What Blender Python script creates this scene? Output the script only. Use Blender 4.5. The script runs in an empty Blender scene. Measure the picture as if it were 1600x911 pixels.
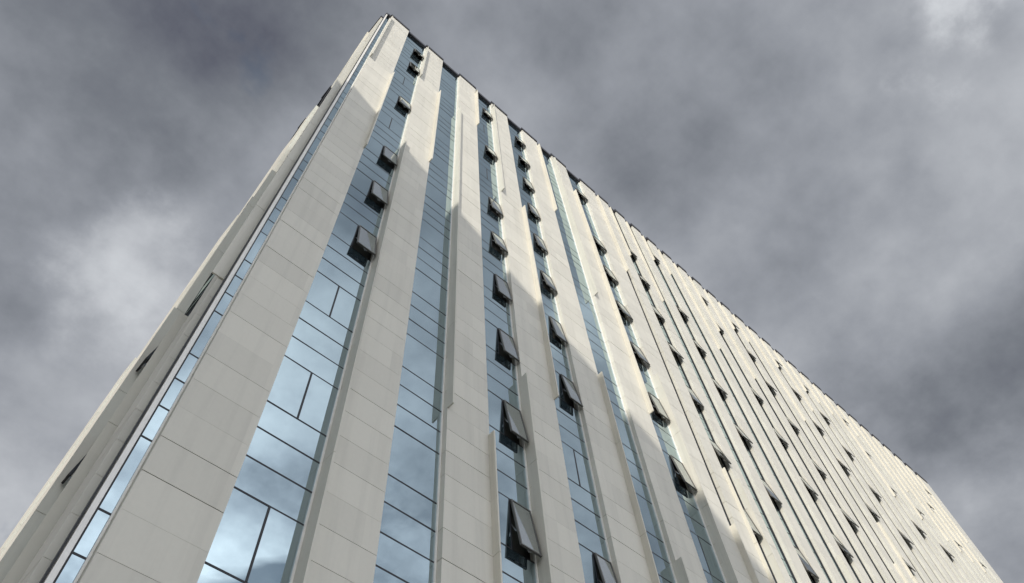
import bpy, math, random
from mathutils import Vector, Matrix

random.seed(11)
scene = bpy.context.scene
C = scene.collection
R = math.radians

# ------------------------------------------------------------------ camera
S = 9.0                    # metres from the eye to the long facade
EYE = 1.6                  # eye height
def W(X, Y, Z):            # facade units -> metres (facade plane is y = 0)
    return (S * X, S * (Y - 1.0), S * Z + EYE)

RIGHT = Vector((0.743, -0.6673, -0.0514))
DOWN = Vector((0.5704, 0.6715, -0.4729))
FWD = Vector((0.3501, 0.3221, 0.8796))
FOC = 1196.6               # focal length in pixels of a 1600 px wide picture
cam = bpy.data.objects.new('camera', bpy.data.cameras.new('camera'))
C.objects.link(cam)
FWD.normalize()
RIGHT = (RIGHT - FWD * RIGHT.dot(FWD)).normalized()
UP = RIGHT.cross(FWD)
m = Matrix((RIGHT, UP, -FWD)).transposed().to_4x4()
m.translation = Vector(W(0, 0, 0))
cam.matrix_world = m
cam.data.sensor_width = 36.0
cam.data.lens = 36.0 * FOC / 1600.0
cam.data.clip_end = 3000.0
scene.camera = cam

def project(p):            # metres -> pixels of the 1600 x 911 picture (only used to choose which pieces are separate)
    d = Vector(p) - Vector(W(0, 0, 0))
    z = d.dot(FWD)
    return 800 + FOC * d.dot(RIGHT) / z, 455.5 - FOC * d.dot(UP) / z

# ------------------------------------------------------------------ sun, sky, exposure
SUN_TRAVEL = Vector((1.40, 1.0, -0.59)).normalized()
TO_SUN = -SUN_TRAVEL
sun = bpy.data.objects.new('sun', bpy.data.lights.new('sun', 'SUN'))
C.objects.link(sun)
sun.data.energy = 2.9
sun.data.angle = R(0.45)
sun.data.color = (1.0, 0.945, 0.86)
sun.rotation_euler = SUN_TRAVEL.to_track_quat('-Z', 'Y').to_euler()

world = bpy.data.worlds.new('World')
scene.world = world
world.use_nodes = True
nt = world.node_tree
nt.nodes.clear()
def N(tree, kind, **kw):
    n = tree.nodes.new(kind)
    for k, v in kw.items():
        setattr(n, k, v)
    return n
def L(tree, a, b):
    tree.links.new(a, b)
def math_node(tree, op, a, b=None, clamp=False):
    n = N(tree, 'ShaderNodeMath', operation=op, use_clamp=clamp)
    for i, v in enumerate((a, b)):
        if v is None: continue
        if isinstance(v, (int, float)): n.inputs[i].default_value = v
        else: L(tree, v, n.inputs[i])
    return n.outputs[0]

def build_sky():
    out = N(nt, 'ShaderNodeOutputWorld')
    bg = N(nt, 'ShaderNodeBackground'); bg.inputs[1].default_value = 0.1
    L(nt, bg.outputs[0], out.inputs[0])
    sky = N(nt, 'ShaderNodeTexSky', sky_type='NISHITA', sun_disc=False)
    sky.sun_elevation = math.asin(TO_SUN.z)
    sky.sun_rotation = math.atan2(TO_SUN.x, TO_SUN.y)
    sky.air_density = 1.2; sky.dust_density = 2.0
    tc = N(nt, 'ShaderNodeTexCoord')
    d = tc.outputs['Generated']
    sep = N(nt, 'ShaderNodeSeparateXYZ'); L(nt, d, sep.inputs[0])
    # clouds lie on a flat ceiling: project the direction on to it
    zz = math_node(nt, 'ADD', math_node(nt, 'MAXIMUM', sep.outputs[2], 0.0), 0.22)
    px = math_node(nt, 'DIVIDE', sep.outputs[0], zz)
    py = math_node(nt, 'DIVIDE', sep.outputs[1], zz)
    comb = N(nt, 'ShaderNodeCombineXYZ'); L(nt, px, comb.inputs[0]); L(nt, py, comb.inputs[1])
    def noise(scale, detail, rough, dist, off):
        mp = N(nt, 'ShaderNodeMapping'); mp.inputs['Location'].default_value = off
        L(nt, comb.outputs[0], mp.inputs[0])
        n = N(nt, 'ShaderNodeTexNoise'); L(nt, mp.outputs[0], n.inputs['Vector'])
        n.inputs['Scale'].default_value = scale; n.inputs['Detail'].default_value = detail
        n.inputs['Roughness'].default_value = rough; n.inputs['Distortion'].default_value = dist
        return n.outputs['Fac']
    # slow drift of the coordinates makes cloud edges ragged
    mpw = N(nt, 'ShaderNodeTexNoise'); L(nt, comb.outputs[0], mpw.inputs['Vector'])
    mpw.inputs['Scale'].default_value = 3.4; mpw.inputs['Detail'].default_value = 9.0; mpw.inputs['Roughness'].default_value = 0.6
    sub = N(nt, 'ShaderNodeVectorMath', operation='SUBTRACT'); L(nt, mpw.outputs['Color'], sub.inputs[0]); sub.inputs[1].default_value = (0.5, 0.5, 0.5)
    sca = N(nt, 'ShaderNodeVectorMath', operation='SCALE'); L(nt, sub.outputs[0], sca.inputs[0]); sca.inputs['Scale'].default_value = 0.42
    warp = N(nt, 'ShaderNodeVectorMath', operation='ADD'); L(nt, comb.outputs[0], warp.inputs[0]); L(nt, sca.outputs[0], warp.inputs[1])
    big = noise(2.7, 9.0, 0.53, 0.0, (4.7, 1.9, 0.0))
    fine = noise(7.5, 9.0, 0.56, 0.0, (3.1, 7.7, 1.3))
    # the cover thins towards the bright southern half of the sky, where the sun stands
    vm = N(nt, 'ShaderNodeVectorMath', operation='DOT_PRODUCT'); L(nt, d, vm.inputs[0]); vm.inputs[1].default_value = Vector((-0.15, -0.99, 0.0)).normalized()
    g = math_node(nt, 'MAXIMUM', math_node(nt, 'SUBTRACT', vm.outputs['Value'], 0.18), 0.0)
    v = math_node(nt, 'ADD', math_node(nt, 'MULTIPLY', math_node(nt, 'SUBTRACT', big, 0.5), 0.62),
                  math_node(nt, 'MULTIPLY', math_node(nt, 'SUBTRACT', fine, 0.5), 0.34))
    v = math_node(nt, 'MULTIPLY', v, math_node(nt, 'ADD', math_node(nt, 'MULTIPLY', g, 2.2), 1.0))
    v = math_node(nt, 'ADD', v, 0.342)
    # thicker and thinner banks of the cover: (x, y on the cloud ceiling, radius, lighter or darker)
    for cx, cy, rad, amt in CLOUD_BANKS:
        ds = N(nt, 'ShaderNodeVectorMath', operation='DISTANCE'); L(nt, warp.outputs[0], ds.inputs[0]); ds.inputs[1].default_value = (cx, cy, 0)
        r_ = N(nt, 'ShaderNodeMapRange', interpolation_type='SMOOTHERSTEP'); L(nt, ds.outputs['Value'], r_.inputs[0])
        r_.inputs[1].default_value = 0.0; r_.inputs[2].default_value = rad; r_.inputs[3].default_value = amt; r_.inputs[4].default_value = 0.0
        v = math_node(nt, 'ADD', v, r_.outputs[0])
    ramp = N(nt, 'ShaderNodeValToRGB'); L(nt, v, ramp.inputs[0])
    e = ramp.color_ramp.elements
    e[0].position = 0.08; e[0].color = (0.110, 0.118, 0.150, 1)
    e[1].position = 0.90; e[1].color = (0.90, 0.93, 0.96, 1)
    for pos, col in ((0.20, (0.192, 0.207, 0.236, 1)), (0.32, (0.302, 0.320, 0.356, 1)), (0.50, (0.48, 0.50, 0.535, 1))):
        x = e.new(pos); x.color = col
    glow = math_node(nt, 'ADD', math_node(nt, 'MULTIPLY', math_node(nt, 'POWER', g, 1.2), SUN_GLOW), 10.0)
    sc = N(nt, 'ShaderNodeVectorMath', operation='SCALE'); L(nt, ramp.outputs[0], sc.inputs[0]); L(nt, glow, sc.inputs['Scale'])
    # gaps of blue between the clouds
    gap = noise(2.6, 6.0, 0.55, 0.4, (11.3, 4.2, 0.0))
    open_ = math_node(nt, 'ADD', gap, math_node(nt, 'MULTIPLY', g, 0.26))
    mr = N(nt, 'ShaderNodeMapRange'); L(nt, open_, mr.inputs[0])
    mr.inputs[1].default_value = 0.66; mr.inputs[2].default_value = 0.74; mr.inputs[3].default_value = 0.0; mr.inputs[4].default_value = 0.75
    mx = N(nt, 'ShaderNodeMix', data_type='RGBA')
    L(nt, mr.outputs[0], mx.inputs[0]); L(nt, sc.outputs[0], mx.inputs['A']); L(nt, sky.outputs[0], mx.inputs['B'])
    L(nt, mx.outputs['Result'], bg.inputs[0])
CLOUD_BANKS = [(-0.015, 0.550, 0.13, 0.22), (0.455, -0.245, 0.085, 0.26), (1.10, 0.14, 0.35, 0.08), (-0.27, 0.37, 0.45, -0.13),
               (0.82, -0.01, 0.30, -0.13), (0.02, 1.00, 0.28, 0.17), (0.18, -0.08, 0.40, -0.03)]
SUN_GLOW = 52.0
build_sky()

scene.view_settings.view_transform = 'Standard'
scene.view_settings.look = 'None'
scene.view_settings.exposure = 0.0
scene.view_settings.gamma = 1.0
scene.view_settings.use_curve_mapping = False

# ------------------------------------------------------------------ materials
def new_mat(name):
    mt = bpy.data.materials.new(name); mt.use_nodes = True
    t = mt.node_tree; t.nodes.clear()
    o = N(t, 'ShaderNodeOutputMaterial')
    return mt, t, o

def cladding(name, col, var=0.10, stain=0.09, rough=0.55):
    mt, t, o = new_mat(name)
    b = N(t, 'ShaderNodeBsdfPrincipled'); L(t, b.outputs[0], o.inputs[0])
    b.inputs['Roughness'].default_value = rough
    b.inputs['Specular IOR Level'].default_value = 0.35
    geo = N(t, 'ShaderNodeNewGeometry')
    # one tone per sheet: snap the position to the module height
    sep = N(t, 'ShaderNodeSeparateXYZ'); L(t, geo.outputs['Position'], sep.inputs[0])
    zi = math_node(t, 'FLOOR', math_node(t, 'DIVIDE', math_node(t, 'SUBTRACT', sep.outputs[2], S * Z0 + EYE), S * MOD))
    xi = math_node(t, 'FLOOR', math_node(t, 'DIVIDE', sep.outputs[0], 1.31))
    cb = N(t, 'ShaderNodeCombineXYZ'); L(t, xi, cb.inputs[0]); L(t, zi, cb.inputs[1])
    wn = N(t, 'ShaderNodeTexWhiteNoise'); L(t, cb.outputs[0], wn.inputs['Vector'])
    n1 = N(t, 'ShaderNodeTexNoise'); L(t, geo.outputs['Position'], n1.inputs['Vector'])
    n1.inputs['Scale'].default_value = 9.0; n1.inputs['Detail'].default_value = 8.0; n1.inputs['Roughness'].default_value = 0.65
    mp = N(t, 'ShaderNodeMapping'); mp.inputs['Scale'].default_value = (3.2, 3.2, 0.16); L(t, geo.outputs['Position'], mp.inputs[0])
    n2 = N(t, 'ShaderNodeTexNoise'); L(t, mp.outputs[0], n2.inputs['Vector'])
    n2.inputs['Scale'].default_value = 1.0; n2.inputs['Detail'].default_value = 5.0; n2.inputs['Roughness'].default_value = 0.6
    a = math_node(t, 'MULTIPLY', math_node(t, 'SUBTRACT', wn.outputs['Value'], 0.5), var)
    c = math_node(t, 'MULTIPLY', math_node(t, 'SUBTRACT', n1.outputs['Fac'], 0.5), 0.09)
    st = N(t, 'ShaderNodeMapRange'); L(t, n2.outputs['Fac'], st.inputs[0])
    st.inputs[1].default_value = 0.48; st.inputs[2].default_value = 0.72; st.inputs[3].default_value = 0.0; st.inputs[4].default_value = -stain
    k = math_node(t, 'ADD', math_node(t, 'ADD', a, c), math_node(t, 'ADD', st.outputs[0], 1.0))
    sc = N(t, 'ShaderNodeVectorMath', operation='SCALE'); sc.inputs[0].default_value = col; L(t, k, sc.inputs['Scale'])
    L(t, sc.outputs[0], b.inputs['Base Color'])
    return mt

def plain(name, col, rough=0.5, metal=0.0, spec=0.4):
    mt, t, o = new_mat(name)
    b = N(t, 'ShaderNodeBsdfPrincipled'); L(t, b.outputs[0], o.inputs[0])
    b.inputs['Roughness'].default_value = rough; b.inputs['Metallic'].default_value = metal
    b.inputs['Specular IOR Level'].default_value = spec
    geo = N(t, 'ShaderNodeNewGeometry')
    n1 = N(t, 'ShaderNodeTexNoise'); L(t, geo.outputs['Position'], n1.inputs['Vector'])
    n1.inputs['Scale'].default_value = 5.0; n1.inputs['Detail'].default_value = 6.0
    k = math_node(t, 'ADD', math_node(t, 'MULTIPLY', n1.outputs['Fac'], 0.3), 0.85)
    sc = N(t, 'ShaderNodeVectorMath', operation='SCALE'); sc.inputs[0].default_value = col; L(t, k, sc.inputs['Scale'])
    L(t, sc.outputs[0], b.inputs['Base Color'])
    return mt

def mirror_glass(name, tint, refl, body):
    mt, t, o = new_mat(name)
    dif = N(t, 'ShaderNodeBsdfDiffuse'); 
    oi = N(t, 'ShaderNodeObjectInfo')
    k = math_node(t, 'ADD', math_node(t, 'MULTIPLY', oi.outputs['Random'], 0.9), 0.55)
    sc = N(t, 'ShaderNodeVectorMath', operation='SCALE'); sc.inputs[0].default_value = body; L(t, k, sc.inputs['Scale'])
    L(t, sc.outputs[0], dif.inputs[0])
    gl = N(t, 'ShaderNodeBsdfGlossy'); gl.inputs['Roughness'].default_value = 0.012
    gl.inputs[0].default_value = (*tint, 1)
    geo = N(t, 'ShaderNodeNewGeometry')
    n1 = N(t, 'ShaderNodeTexNoise'); L(t, geo.outputs['Position'], n1.inputs['Vector']); n1.inputs['Scale'].default_value = 0.9; n1.inputs['Detail'].default_value = 2.0
    bp = N(t, 'ShaderNodeBump'); bp.inputs['Strength'].default_value = 0.02; bp.inputs['Distance'].default_value = 0.05
    L(t, n1.outputs['Fac'], bp.inputs['Height']); L(t, bp.outputs[0], gl.inputs['Normal'])
    fr = N(t, 'ShaderNodeLayerWeight'); fr.inputs[0].default_value = 0.35
    f = math_node(t, 'ADD', math_node(t, 'MULTIPLY', fr.outputs['Fresnel'], 1.0 - refl), refl, clamp=True)
    mx = N(t, 'ShaderNodeMixShader'); L(t, f, mx.inputs[0]); L(t, dif.outputs[0], mx.inputs[1]); L(t, gl.outputs[0], mx.inputs[2])
    L(t, mx.outputs[0], o.inputs[0])
    return mt

def clear_glass(name):
    mt, t, o = new_mat(name)
    tr = N(t, 'ShaderNodeBsdfTransparent'); tr.inputs[0].default_value = (0.74, 0.78, 0.74, 1)
    gl = N(t, 'ShaderNodeBsdfGlossy'); gl.inputs['Roughness'].default_value = 0.02; gl.inputs[0].default_value = (0.90, 0.95, 0.98, 1)
    df = N(t, 'ShaderNodeBsdfDiffuse'); df.inputs[0].default_value = (0.30, 0.31, 0.27, 1)
    fr = N(t, 'ShaderNodeLayerWeight'); fr.inputs[0].default_value = 0.35
    f = math_node(t, 'ADD', math_node(t, 'MULTIPLY', fr.outputs['Fresnel'], 0.45), 0.50, clamp=True)
    m0 = N(t, 'ShaderNodeMixShader'); m0.inputs[0].default_value = 0.34; L(t, tr.outputs[0], m0.inputs[1]); L(t, df.outputs[0], m0.inputs[2])
    mx = N(t, 'ShaderNodeMixShader'); L(t, f, mx.inputs[0]); L(t, m0.outputs[0], mx.inputs[1]); L(t, gl.outputs[0], mx.inputs[2])
    L(t, mx.outputs[0], o.inputs[0])
    return mt
Z0, MOD = 0.8181, 0.0873          # height of joint 0 and module, in facade units
M = {}
M['panel'] = cladding('panel_white', (0.705, 0.68, 0.60))
M['fin'] = cladding('fin_cream', (0.705, 0.68, 0.595), var=0.03, stain=0.16)
M['backing'] = plain('joint_grey', (0.40, 0.38, 0.35), 0.8)
M['trim'] = plain('trim_aluminium', (0.90, 0.88, 0.83), 0.35, 0.0, 0.6)
M['frame'] = plain('frame_black', (0.020, 0.021, 0.025), 0.45)
M['sash'] = plain('sash_bronze', (0.12, 0.117, 0.108), 0.45)
M['coping'] = plain('coping_dark', (0.045, 0.045, 0.055), 0.5)
M['glass'] = mirror_glass('glass_blue', (0.73, 0.885, 0.945), 0.55, (0.02, 0.03, 0.04))
M['sash_glass'] = clear_glass('glass_sash')
M['dark'] = plain('interior_dark', (0.16, 0.155, 0.14), 0.9)
M['steel'] = plain('stay_steel', (0.35, 0.35, 0.36), 0.35, 0.8)
M['roof'] = plain('roof_grey', (0.18, 0.18, 0.18), 0.9)
M['concrete'] = cladding('neighbour_concrete', (0.26, 0.255, 0.25), 0.04, 0.2, 0.8)
M['paving'] = plain('paving_grey', (0.42, 0.40, 0.36), 0.85)
M['soil'] = plain('ground_grey', (0.17, 0.165, 0.155), 0.9)
M['asphalt'] = plain('asphalt', (0.05, 0.05, 0.052), 0.9)

# ------------------------------------------------------------------ mesh helpers
CUBE = [(-.5, -.5, -.5), (.5, -.5, -.5), (.5, .5, -.5), (-.5, .5, -.5), (-.5, -.5, .5), (.5, -.5, .5), (.5, .5, .5), (-.5, .5, .5)]
FACES = [(0, 3, 2, 1), (4, 5, 6, 7), (0, 1, 5, 4), (1, 2, 6, 5), (2, 3, 7, 6), (3, 0, 4, 7)]
_unit = {}
def unit_cube(mat):
    if mat not in _unit:
        me = bpy.data.meshes.new('piece_' + mat)
        me.from_pydata(CUBE, [], FACES); me.materials.append(M[mat])
        _unit[mat] = me
    return _unit[mat]

def link(o, parent):
    C.objects.link(o)
    if parent is not None:
        o.parent = parent
    return o

def piece(name, mat, lo, hi, parent, rot=None):
    """one box-shaped piece sharing a unit mesh; lo/hi are facade units"""
    a, b = W(*lo), W(*hi)
    o = bpy.data.objects.new(name, unit_cube(mat))
    o.location = [(a[i] + b[i]) / 2 for i in range(3)]
    o.scale = [b[i] - a[i] for i in range(3)]
    if rot: o.rotation_euler = rot
    return link(o, parent)

class MB:
    def __init__(self): self.v, self.f = [], []
    def box(self, a, b):
        n = len(self.v)
        c = [(a[i] + b[i]) / 2 for i in range(3)]; s = [b[i] - a[i] for i in range(3)]
        self.v += [tuple(c[i] + q[i] * s[i] for i in range(3)) for q in CUBE]
        self.f += [tuple(n + i for i in q) for q in FACES]
    def wbox(self, lo, hi): self.box(W(*lo), W(*hi))
    def prism(self, pts, z0, z1):
        n = len(self.v); k = len(pts)
        self.v += [(x, y, z0) for x, y in pts] + [(x, y, z1) for x, y in pts]
        self.f += [tuple(n + k - 1 - i for i in range(k)), tuple(n + k + i for i in range(k))]
        self.f += [(n + i, n + (i + 1) % k, n + k + (i + 1) % k, n + k + i) for i in range(k)]
    def build(self, name, mat, parent=None):
        me = bpy.data.meshes.new(name); me.from_pydata(self.v, [], self.f)
        me.materials.append(M[mat]); me.update()
        return link(bpy.data.objects.new(name, me), parent)

def tag(o, **kw):
    for k, v in kw.items(): o[k] = v
    return o

def zk(k): return Z0 + MOD * k
GROUND = -EYE / S

# ------------------------------------------------------------------ ground
mb = MB(); mb.box((-900, -900, -0.4), (900, 900, 0.0)); tag(mb.build('ground', 'soil'), kind='structure')
mb = MB(); mb.box((-30, -16, 0.004), (80, 26, 0.12)); tag(mb.build('pavement', 'paving'), kind='structure')
mb = MB(); mb.box((-200, -30, 0.002), (200, -16.3, 0.008)); tag(mb.build('road', 'asphalt'), kind='structure')

# ------------------------------------------------------------------ the tower
tower = bpy.data.objects.new('office_tower', None)
C.objects.link(tower)
tag(tower, label='tall pale panelled tower with vertical blue glass strips and rows of open awning windows', category='tower')

GY = 1.0215               # outer face of the glass
FIN = 0.0235              # how far fins stand proud of the columns
KLOW, KTOP = -11, 56
XEND, YEND = 7.0, 2.22
ROOF = zk(KTOP)

mb = MB(); mb.wbox((0.15, 1.062, GROUND), (XEND - 0.004, YEND - 0.01, ROOF - 0.004)); mb.build('core_wall', 'dark', tower)
mb = MB(); mb.wbox((0.128, 1.03, ROOF - 0.003), (XEND - 0.004, YEND - 0.004, ROOF + 0.004)); mb.build('roof', 'roof', tower)

# candidates for single pieces; the 300 that show largest become parts
cand_panel, cand_pane = [], []
def area_of(lo, hi, side='front'):
    if side == 'front': q = [(lo[0], lo[1], lo[2]), (hi[0], lo[1], lo[2]), (hi[0], lo[1], hi[2]), (lo[0], lo[1], hi[2])]
    else: q = [(lo[0], lo[1], lo[2]), (lo[0], hi[1], lo[2]), (lo[0], hi[1], hi[2]), (lo[0], lo[1], hi[2])]
    p = [project(W(*c)) for c in q]
    cx = sum(a for a, b in p) / 4; cy = sum(b for a, b in p) / 4
    if not (-40 < cx < 1640 and -40 < cy < 951): return 0.0
    return abs(sum(p[i][0] * p[(i + 1) % 4][1] - p[(i + 1) % 4][0] * p[i][1] for i in range(4))) / 2

JOINT = 0.0008
def column(x0, x1, y0=1.0, depth=0.04, k1=KTOP, single=True, cop=True, edge='trim'):
    """white column of the long facade: recessed backing, stacked sheets, dark coping"""
    b = MB(); b.wbox((x0 + 0.003, y0 + 0.004, GROUND), (x1 - 0.003, y0 + depth, zk(k1) - 0.002))
    col = b.build('facade_column', 'backing', tower)
    jts = [JOINT * (random.choice((0.35, 0.5, 0.7, 1.2)) if single else 0.08) for _ in range(KLOW, k1 + 1)]
    for k in range(KLOW, k1):
        j0, j1 = jts[k - KLOW], jts[k - KLOW + 1]
        lo = (x0, y0 + (random.uniform(-0.0003, 0.0003) if single else 0.0), zk(k) + j0); hi = (x1, y0 + depth - 0.002, zk(k + 1) - j1)
        cand_panel.append((area_of(lo, hi) if single else 0.0, lo, hi, col))
    b = MB(); b.wbox((x0 - 0.003, GY + 0.0005, GROUND), (x0 + 0.001, GY + 0.004, zk(k1) - 0.003))
    b.wbox((x0 - 0.0045, GY - 0.0045, GROUND), (x0 - 0.0006, GY + 0.0004, zk(k1) - 0.003)); b.build('edge_trim', edge, col)
    if cop:
        b = MB()
        b.wbox((x0 - 0.007, y0 - 0.006, zk(k1) + 0.001), (x1 + 0.001, y0 + 0.03, zk(k1) + 0.038)); b.build('coping', 'coping', col)
    return col

def fins(col, side, x, k0, k1, y0=1.0, p=FIN):
    """thin plates standing proud of one edge of a column, one per storey"""
    k = k0
    while k < k1:
        n = min(k1, (k // 5 + 1) * 5)
        zt = zk(n) - (0.0008 if n < KTOP else p * 5.4)
        if side == 'L': lo, hi = (x - 0.0006, y0 - p, zk(k) + 0.0008), (x + 0.0042, y0 + 0.006, zt)
        else: lo, hi = (x - 0.0042, y0 - p, zk(k) + 0.0008), (x + 0.0006, y0 + 0.006, zt)
        piece('fin', 'fin', lo, hi, col)
        k = n

def sash(parent, x0, x1, k0, k1, prot, y=GY):
    """top-hung window standing open; origin on its hinge line"""
    w = S * (x1 - x0); h = S * (zk(k1) - zk(k0)); t = 0.05; f = 0.036
    key = (round(w, 3), round(h, 3))
    if key not in sash_mesh:
        a = MB()
        a.box((-w / 2, -t, -h), (-w / 2 + f, 0, 0)); a.box((w / 2 - f, -t, -h), (w / 2, 0, 0))
        a.box((-w / 2 + f, -t, -h), (w / 2 - f, 0, -h + f)); a.box((-w / 2 + f, -t, -f), (w / 2 - f, 0, 0))
        g = MB(); g.box((-w / 2 + f * 0.5, -t * 0.72, -h + f * 0.5), (w / 2 - f * 0.5, -t * 0.3, -f * 0.5))
        hd = MB(); hd.box((-0.06, 0, -h + 0.015), (0.06, 0.03, -h + 0.045)); hd.box((-0.012, 0.01, -h + 0.02), (0.012, 0.06, -h + 0.13))
        def mesh(mbx, nm, mat):
            me = bpy.data.meshes.new(nm); me.from_pydata(mbx.v, [], mbx.f); me.materials.append(M[mat]); return me
        sash_mesh[key] = (mesh(a, 'awning_frame', 'sash'), mesh(g, 'awning_pane', 'sash_glass'), mesh(hd, 'awning_handle', 'steel'))
    fr, gl, hdm = sash_mesh[key]
    o = bpy.data.objects.new('awning_window', fr)
    o.location = W((x0 + x1) / 2, y - 0.001, zk(k1) - 0.004)
    ang = math.asin(min(0.9, prot / (zk(k1) - zk(k0))))
    o.rotation_euler = (-ang, 0, 0)
    link(o, parent)
    link(bpy.data.objects.new('pane', gl), o); link(bpy.data.objects.new('handle', hdm), o)
    # friction stays on both sides, from the jamb to a third up the sash
    for s in (-1, 1):
        st = MB()
        yy = -S * prot * 0.62
        p0 = Vector((s * (w / 2 - 0.03), 0.05, -h * 0.45)); p1 = Vector((s * (w / 2 - 0.035), yy + 0.03, -h * 0.66))
        d = (p1 - p0); u = d.normalized(); n1 = Vector((1, 0, 0)); n2 = u.cross(n1)
        n = len(st.v)
        for q in (p0, p1):
            for a_, b_ in ((-1, -1), (1, -1), (1, 1), (-1, 1)): st.v.append(tuple(q + n1 * a_ * 0.009 + n2 * b_ * 0.014))
        st.f += [(0, 1, 2, 3), (7, 6, 5, 4), (0, 4, 5, 1), (1, 5, 6, 2), (2, 6, 7, 3), (3, 7, 4, 0)]
        so = st.build('stay_arm', 'steel', o)
        so.rotation_euler = (ang, 0, 0)
    return o
sash_mesh = {}

MUL = 0.0020               # half height of a transom
def strip(x0, x1, opened=(), sashes=False, single=True, split=0.51, full=False, k1=KTOP, prot=0.020):
    """glass strip between two columns: transoms, panes and hinged windows"""
    fr = MB()
    for k in range(KLOW, k1):
        if k % 5 == 2: continue
        fr.wbox((x0 + 0.0005, GY - 0.0005, zk(k) - MUL), (x1 - 0.0045, GY + 0.006, zk(k) + MUL))
    fr.wbox((x0 + 0.0002, GY - 0.0012, GROUND), (x0 + 0.0035, GY + 0.006, zk(k1) - 0.004))
    xm = x0 + (x1 - x0) * split if not full else x0 + 0.004
    if sashes and not full:
        for n in range(-2, 12):
            ka = 5 * n + 1
            if ka >= k1: continue
            fr.wbox((xm - 0.0024, GY - 0.0007, zk(ka) + MUL), (xm + 0.0024, GY + 0.006, zk(min(k1, ka + 2)) - MUL))
    st = fr.build('glass_strip', 'frame', tower)
    k = KLOW
    while k < k1:
        tall = (k % 5 == 1)
        kn = min(k1, k + (2 if tall else 1))
        n = (k - 1) // 5
        def pane(a, b):
            lo = (a, GY, zk(k) + MUL * 0.6); hi = (b, GY + 0.002, zk(kn) - MUL * 0.6)
            cand_pane.append((area_of(lo, hi) if single else 0.0, lo, hi, st))
        if tall and sashes:
            if not full: pane(x0 + 0.003, xm - 0.002)
            if n in opened:
                sash(st if False else tower, xm + 0.0026, x1 - 0.006, k, kn, prot * (random.uniform(0.85, 1.2) if full else random.uniform(0.7, 1.2)))
            else: pane(xm + 0.002, x1 - 0.0036)
        else: pane(x0 + 0.003, x1 - 0.0036)
        k = kn
    b = MB(); b.wbox((x0 + 0.0012, GY - 0.016, zk(k1) - 0.006), (x1 - 0.0034, GY + 0.02, zk(k1) + 0.034)); b.build('coping', 'coping', st)
    return st

# ---- long facade, wide bays: (left, right) edges of the white columns
wide = [(0.1543, 0.3068), (0.4690, 0.6190), (0.7790, 0.9300), (1.0890, 1.2415), (1.3960, 1.5480), (1.7070, 1.8580), (2.0210, 2.1790)]
cols = [column(a, b) for a, b in wide]
fin_list = [
    (0, 'L', 40, 56), (0, 'R', 25, 40),
    (1, 'L', 45, 56), (1, 'L', -11, 30), (1, 'R', 30, 45),
    (2, 'L', 10, 45), (2, 'R', 45, 56), (2, 'R', -11, 10),
    (3, 'L', 35, 56), (3, 'L', -11, 15), (3, 'R', 15, 35),
    (4, 'R', 40, 56), (4, 'R', -11, 20),
    (5, 'L', 30, 56), (5, 'L', -11, 10), (5, 'R', 20, 50),
    (6, 'L', 10, 25), (6, 'R', 40, 56), (6, 'R', -11, 15)]
for i, s, a, b in fin_list:
    fins(cols[i], s, wide[i][0] if s == 'L' else wide[i][1], a, b)

strip(0.1262, wide[0][0])
strip(wide[0][1], wide[1][0], (3, 4, 5, 7, 9, 10), True)
strip(wide[1][1], wide[2][0])
strip(wide[2][1], wide[3][0], (1, 2, 3, 4, 5, 6, 8, 10), True)
strip(wide[3][1], wide[4][0], (1, 3, 4, 5, 6, 7, 8, 9, 10), True, split=0.53)
strip(wide[4][1], wide[5][0])
strip(wide[5][1], wide[6][0], (3, 4, 5, 6, 7, 8, 10), True)

# ---- long facade, narrow bays
B0, BW, CW = 2.233, 0.1902, 0.097
NB = 25
win = {0: (3, 4, 5, 6, 7, 8, 9), 2: (3, 4, 5, 6, 7, 8, 10), 5: (4, 5, 6, 7, 9, 10), 7: (5, 6, 7, 8, 9, 10), 10: (5, 6, 7, 8, 9, 10),
       12: (6, 7, 8, 9, 10), 15: (7, 8, 9, 10), 17: (7, 8), 20: (8, 9), 22: (8, 10)}
strip(wide[6][1], B0, single=False)
for j in range(NB):
    a = B0 + BW * j; b = a + CW
    if j == NB - 1: b = XEND - 0.03
    c = column(a, b, single=(j < 2), edge='frame')
    rnd = random.Random(100 + j)
    lo = rnd.choice([0, 5, 10, 15, 20]); hi = rnd.choice([40, 45, 50])
    fins(c, 'L', a, -10, lo, p=FIN * 0.6)
    if j < NB - 1: fins(c, 'R', b, hi, 56, p=FIN * 0.6)
    if j >= 6:
        g_ = MB(); g_.wbox((b + 0.0004, 1.0012, GROUND), (b + 0.0055, 1.0045, ROOF - 0.004)); g_.build('dark_gap_line', 'frame', c)  # slim black strip added to draw the dark gap line beside the column
    if j < NB - 1 and rnd.random() < 0.5: fins(c, 'R', b, lo + 5, lo + 15, p=FIN * 0.6)
    if j < NB - 1:
        strip(b, B0 + BW * (j + 1), win.get(j, ()), j in win, single=(j < 1), full=True, prot=0.026 + 0.0005 * j)

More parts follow.
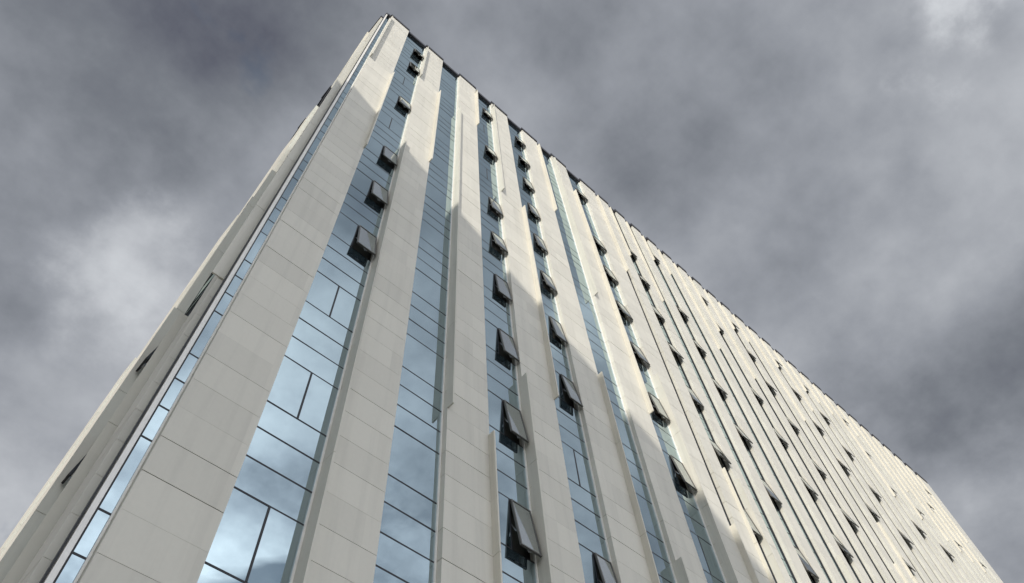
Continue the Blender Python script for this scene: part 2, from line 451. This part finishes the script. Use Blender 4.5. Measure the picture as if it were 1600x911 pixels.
# ---- narrow side of the tower (faces left), seen almost edge-on
SX = 0.1225                # outer face of its glass
def side_column(y0, y1, x, k0=KLOW, k1=KTOP, cop=False):
    b = MB(); b.wbox((x + 0.004, y0 + 0.003, zk(k0) + 0.002 if k0 > KLOW else GROUND), (SX + 0.018, y1 - 0.003, zk(k1) - 0.002))
    col = b.build('side_column', 'backing', tower)
    for k in range(k0, k1):
        lo = (x + random.uniform(-0.0003, 0.0003), y0, zk(k) + JOINT * 0.5); hi = (SX + 0.015, y1, zk(k + 1) - JOINT * 0.5)
        cand_panel.append((0.0, lo, hi, col))
    if cop:
        b = MB(); b.wbox((x - 0.005, y0 - 0.003, zk(k1) + 0.001), (SX + 0.012, y1 + 0.003, zk(k1) + 0.038)); b.build('coping', 'coping', col)
    return col
def side_fins(col, y, x, k0, k1, t=0.0045, xb=0.118):
    k = k0
    while k < k1:
        n = min(k1, (k // 5 + 1) * 5)
        piece('fin', 'fin', (x, y - t, zk(k) + 0.0008), (xb, y - 0.0004, zk(n) - 0.0008), col)
        k = n
def side_strip(y0, y1):
    fr = MB()
    for k in range(KLOW, KTOP):
        if k % 5 == 2: continue
        fr.wbox((SX - 0.002, y0 + 0.001, zk(k) - MUL), (SX + 0.006, y1 - 0.001, zk(k) + MUL))
    fr.wbox((SX - 0.0012, y0 + 0.0004, GROUND), (SX + 0.006, y0 + 0.004, ROOF - 0.004))
    fr.wbox((SX - 0.0012, y1 - 0.004, GROUND), (SX + 0.006, y1 - 0.0004, ROOF - 0.004))
    st = fr.build('glass_strip', 'frame', tower)
    k = KLOW
    while k < KTOP:
        kn = min(KTOP, k + (2 if k % 5 == 1 else 1))
        cand_pane.append((0.0, (SX, y0 + 0.003, zk(k) + MUL * 0.6), (SX + 0.002, y1 - 0.003, zk(kn) - MUL * 0.6), st))
        k = kn
    b = MB(); b.wbox((SX - 0.006, y0 + 0.0035, ROOF - 0.006), (SX + 0.02, y1 - 0.0035, ROOF + 0.034)); b.build('coping', 'coping', st)
    return st
L1 = side_column(1.054, 1.155, 0.101, cop=True)
L1b = side_column(1.158, 1.214, 0.101, 45, KTOP, cop=True)
L2 = side_column(1.55, 1.68, 0.101, k1=45)
L3 = side_column(1.84, 2.00, 0.101, k1=31)
L3b = side_column(1.80, 1.92, 0.108, 31, 45)
L4 = side_column(2.10, YEND - 0.01, 0.100, k1=20)
side_fins(L1, 1.054, 0.0828, 10, 45)
side_fins(L1, 1.200, 0.0887, 37, 56); side_fins(L1, 1.200, 0.0843, -11, 10)
side_fins(L2, 1.505, 0.094, 26, 30); side_fins(L2, 1.505, 0.0885, 15, 26); side_fins(L2, 1.505, 0.0815, -11, 15)
side_strip(1.03, 1.0535); side_strip(1.155, 1.55); side_strip(1.68, 1.80); side_strip(2.00, 2.10)
b = MB(); b.wbox((SX + 0.012, 1.031, GROUND), (0.1499, YEND - 0.012, ROOF - 0.005)); b.build('core_wall', 'dark', tower)
b = MB(); b.wbox((0.1165, 1.0125, GROUND), (0.1256, 1.0295, ROOF + 0.002)); post = b.build('corner_post', 'trim', tower)
b = MB(); b.wbox((0.1130, 1.0100, ROOF + 0.003), (0.1290, 1.032, ROOF + 0.038)); b.build('coping', 'coping', post)
b = MB(); b.wbox((0.1125, 1.0205, GROUND), (0.1155, 1.0300, ROOF - 0.004)); b.build('corner_frame', 'frame', tower)
b = MB(); b.wbox((XEND - 0.0295, 1.0005, GROUND), (XEND, 1.06, ROOF + 0.002)); b.build('end_wall', 'panel', tower)
for y0, y1, n, pr in ((1.275, 1.31, 2, 0.013), (1.44, 1.495, 2, 0.024), (1.46, 1.495, 1, 0.022)):
    o = sash(tower, 0.0, y1 - y0, 5 * n + 1, 5 * n + 3, pr)
    o.location = W(SX - 0.002, (y0 + y1) / 2, zk(5 * n + 3) - 0.004)
    o.rotation_euler = (o.rotation_euler[0], 0, -math.pi / 2)
    dark = o.data.copy(); dark.materials.clear(); dark.materials.append(M['frame']); o.data = dark
    for ch in o.children:
        if ch.name.startswith('pane'):
            dk = ch.data.copy(); dk.materials.clear(); dk.materials.append(M['frame']); ch.data = dk

# ---- the sheets and panes that show largest are pieces of their own, the rest one field each
def place(cands, name, mat, field, wob):
    cands.sort(key=lambda c: -c[0])
    rest = MB()
    for i, (ar, lo, hi, par) in enumerate(cands):
        if i < 300 and ar > 0:
            rot = (R(random.uniform(-wob, wob)), 0, R(random.uniform(-wob, wob))) if wob else None
            piece(name, mat, lo, hi, par, rot)
        else:
            rest.wbox(lo, hi)
    tag(rest.build(field, mat, tower), kind='stuff')
place(cand_panel, 'panel', 'panel', 'panel_cladding', 0.0)
place(cand_pane, 'pane', 'glass', 'pane_glazing', 0.22)

# ------------------------------------------------------------------ neighbouring block behind the viewer: it throws the diagonal shade
def neighbour():
    T = 2.5
    p0 = Vector((0.165 - 1.4 * T, 1 - T, 3.629 + 0.59 * T))
    e = Vector((1.0, 1.577)).normalized(); nrm = Vector((-e.y, e.x))
    c1 = Vector((p0.x, p0.y)) + e * 1.247
    c0 = Vector((p0.x, p0.y)) - e * 7.0
    top = p0.z
    back = Vector((TO_SUN.x, TO_SUN.y)).normalized() * 2.6
    foot = [c0, c1, c1 + back, c0 + back]
    ring = lambda pts: [W(p.x, p.y, 0)[:2] for p in pts]
    root = bpy.data.objects.new('neighbour_block', None); C.objects.link(root)
    tag(root, label='grey concrete block behind the viewer, casting the diagonal shade on the tower', category='building')
    b = MB(); b.prism(ring(foot), 0.0, S * top + EYE - 0.5); b.build('wall', 'concrete', root)
    b = MB(); b.prism(ring(foot), S * top + EYE - 0.498, S * top + EYE); b.build('parapet', 'concrete', root)
    n_rows = int((S * top + EYE - 4.0 - 3.2) // 3.9)
    for n in range(n_rows):
        z = 3.2 + n * 3.9
        g = MB(); o = 0.012
        g.prism(ring([c0 + e * 0.15 - nrm * o, c1 - e * 0.15 - nrm * o, c1 - e * 0.15 + nrm * 0.05, c0 + e * 0.15 + nrm * 0.05]), z, z + 1.7)
        g.build('window_band', 'glass', root)
neighbour()
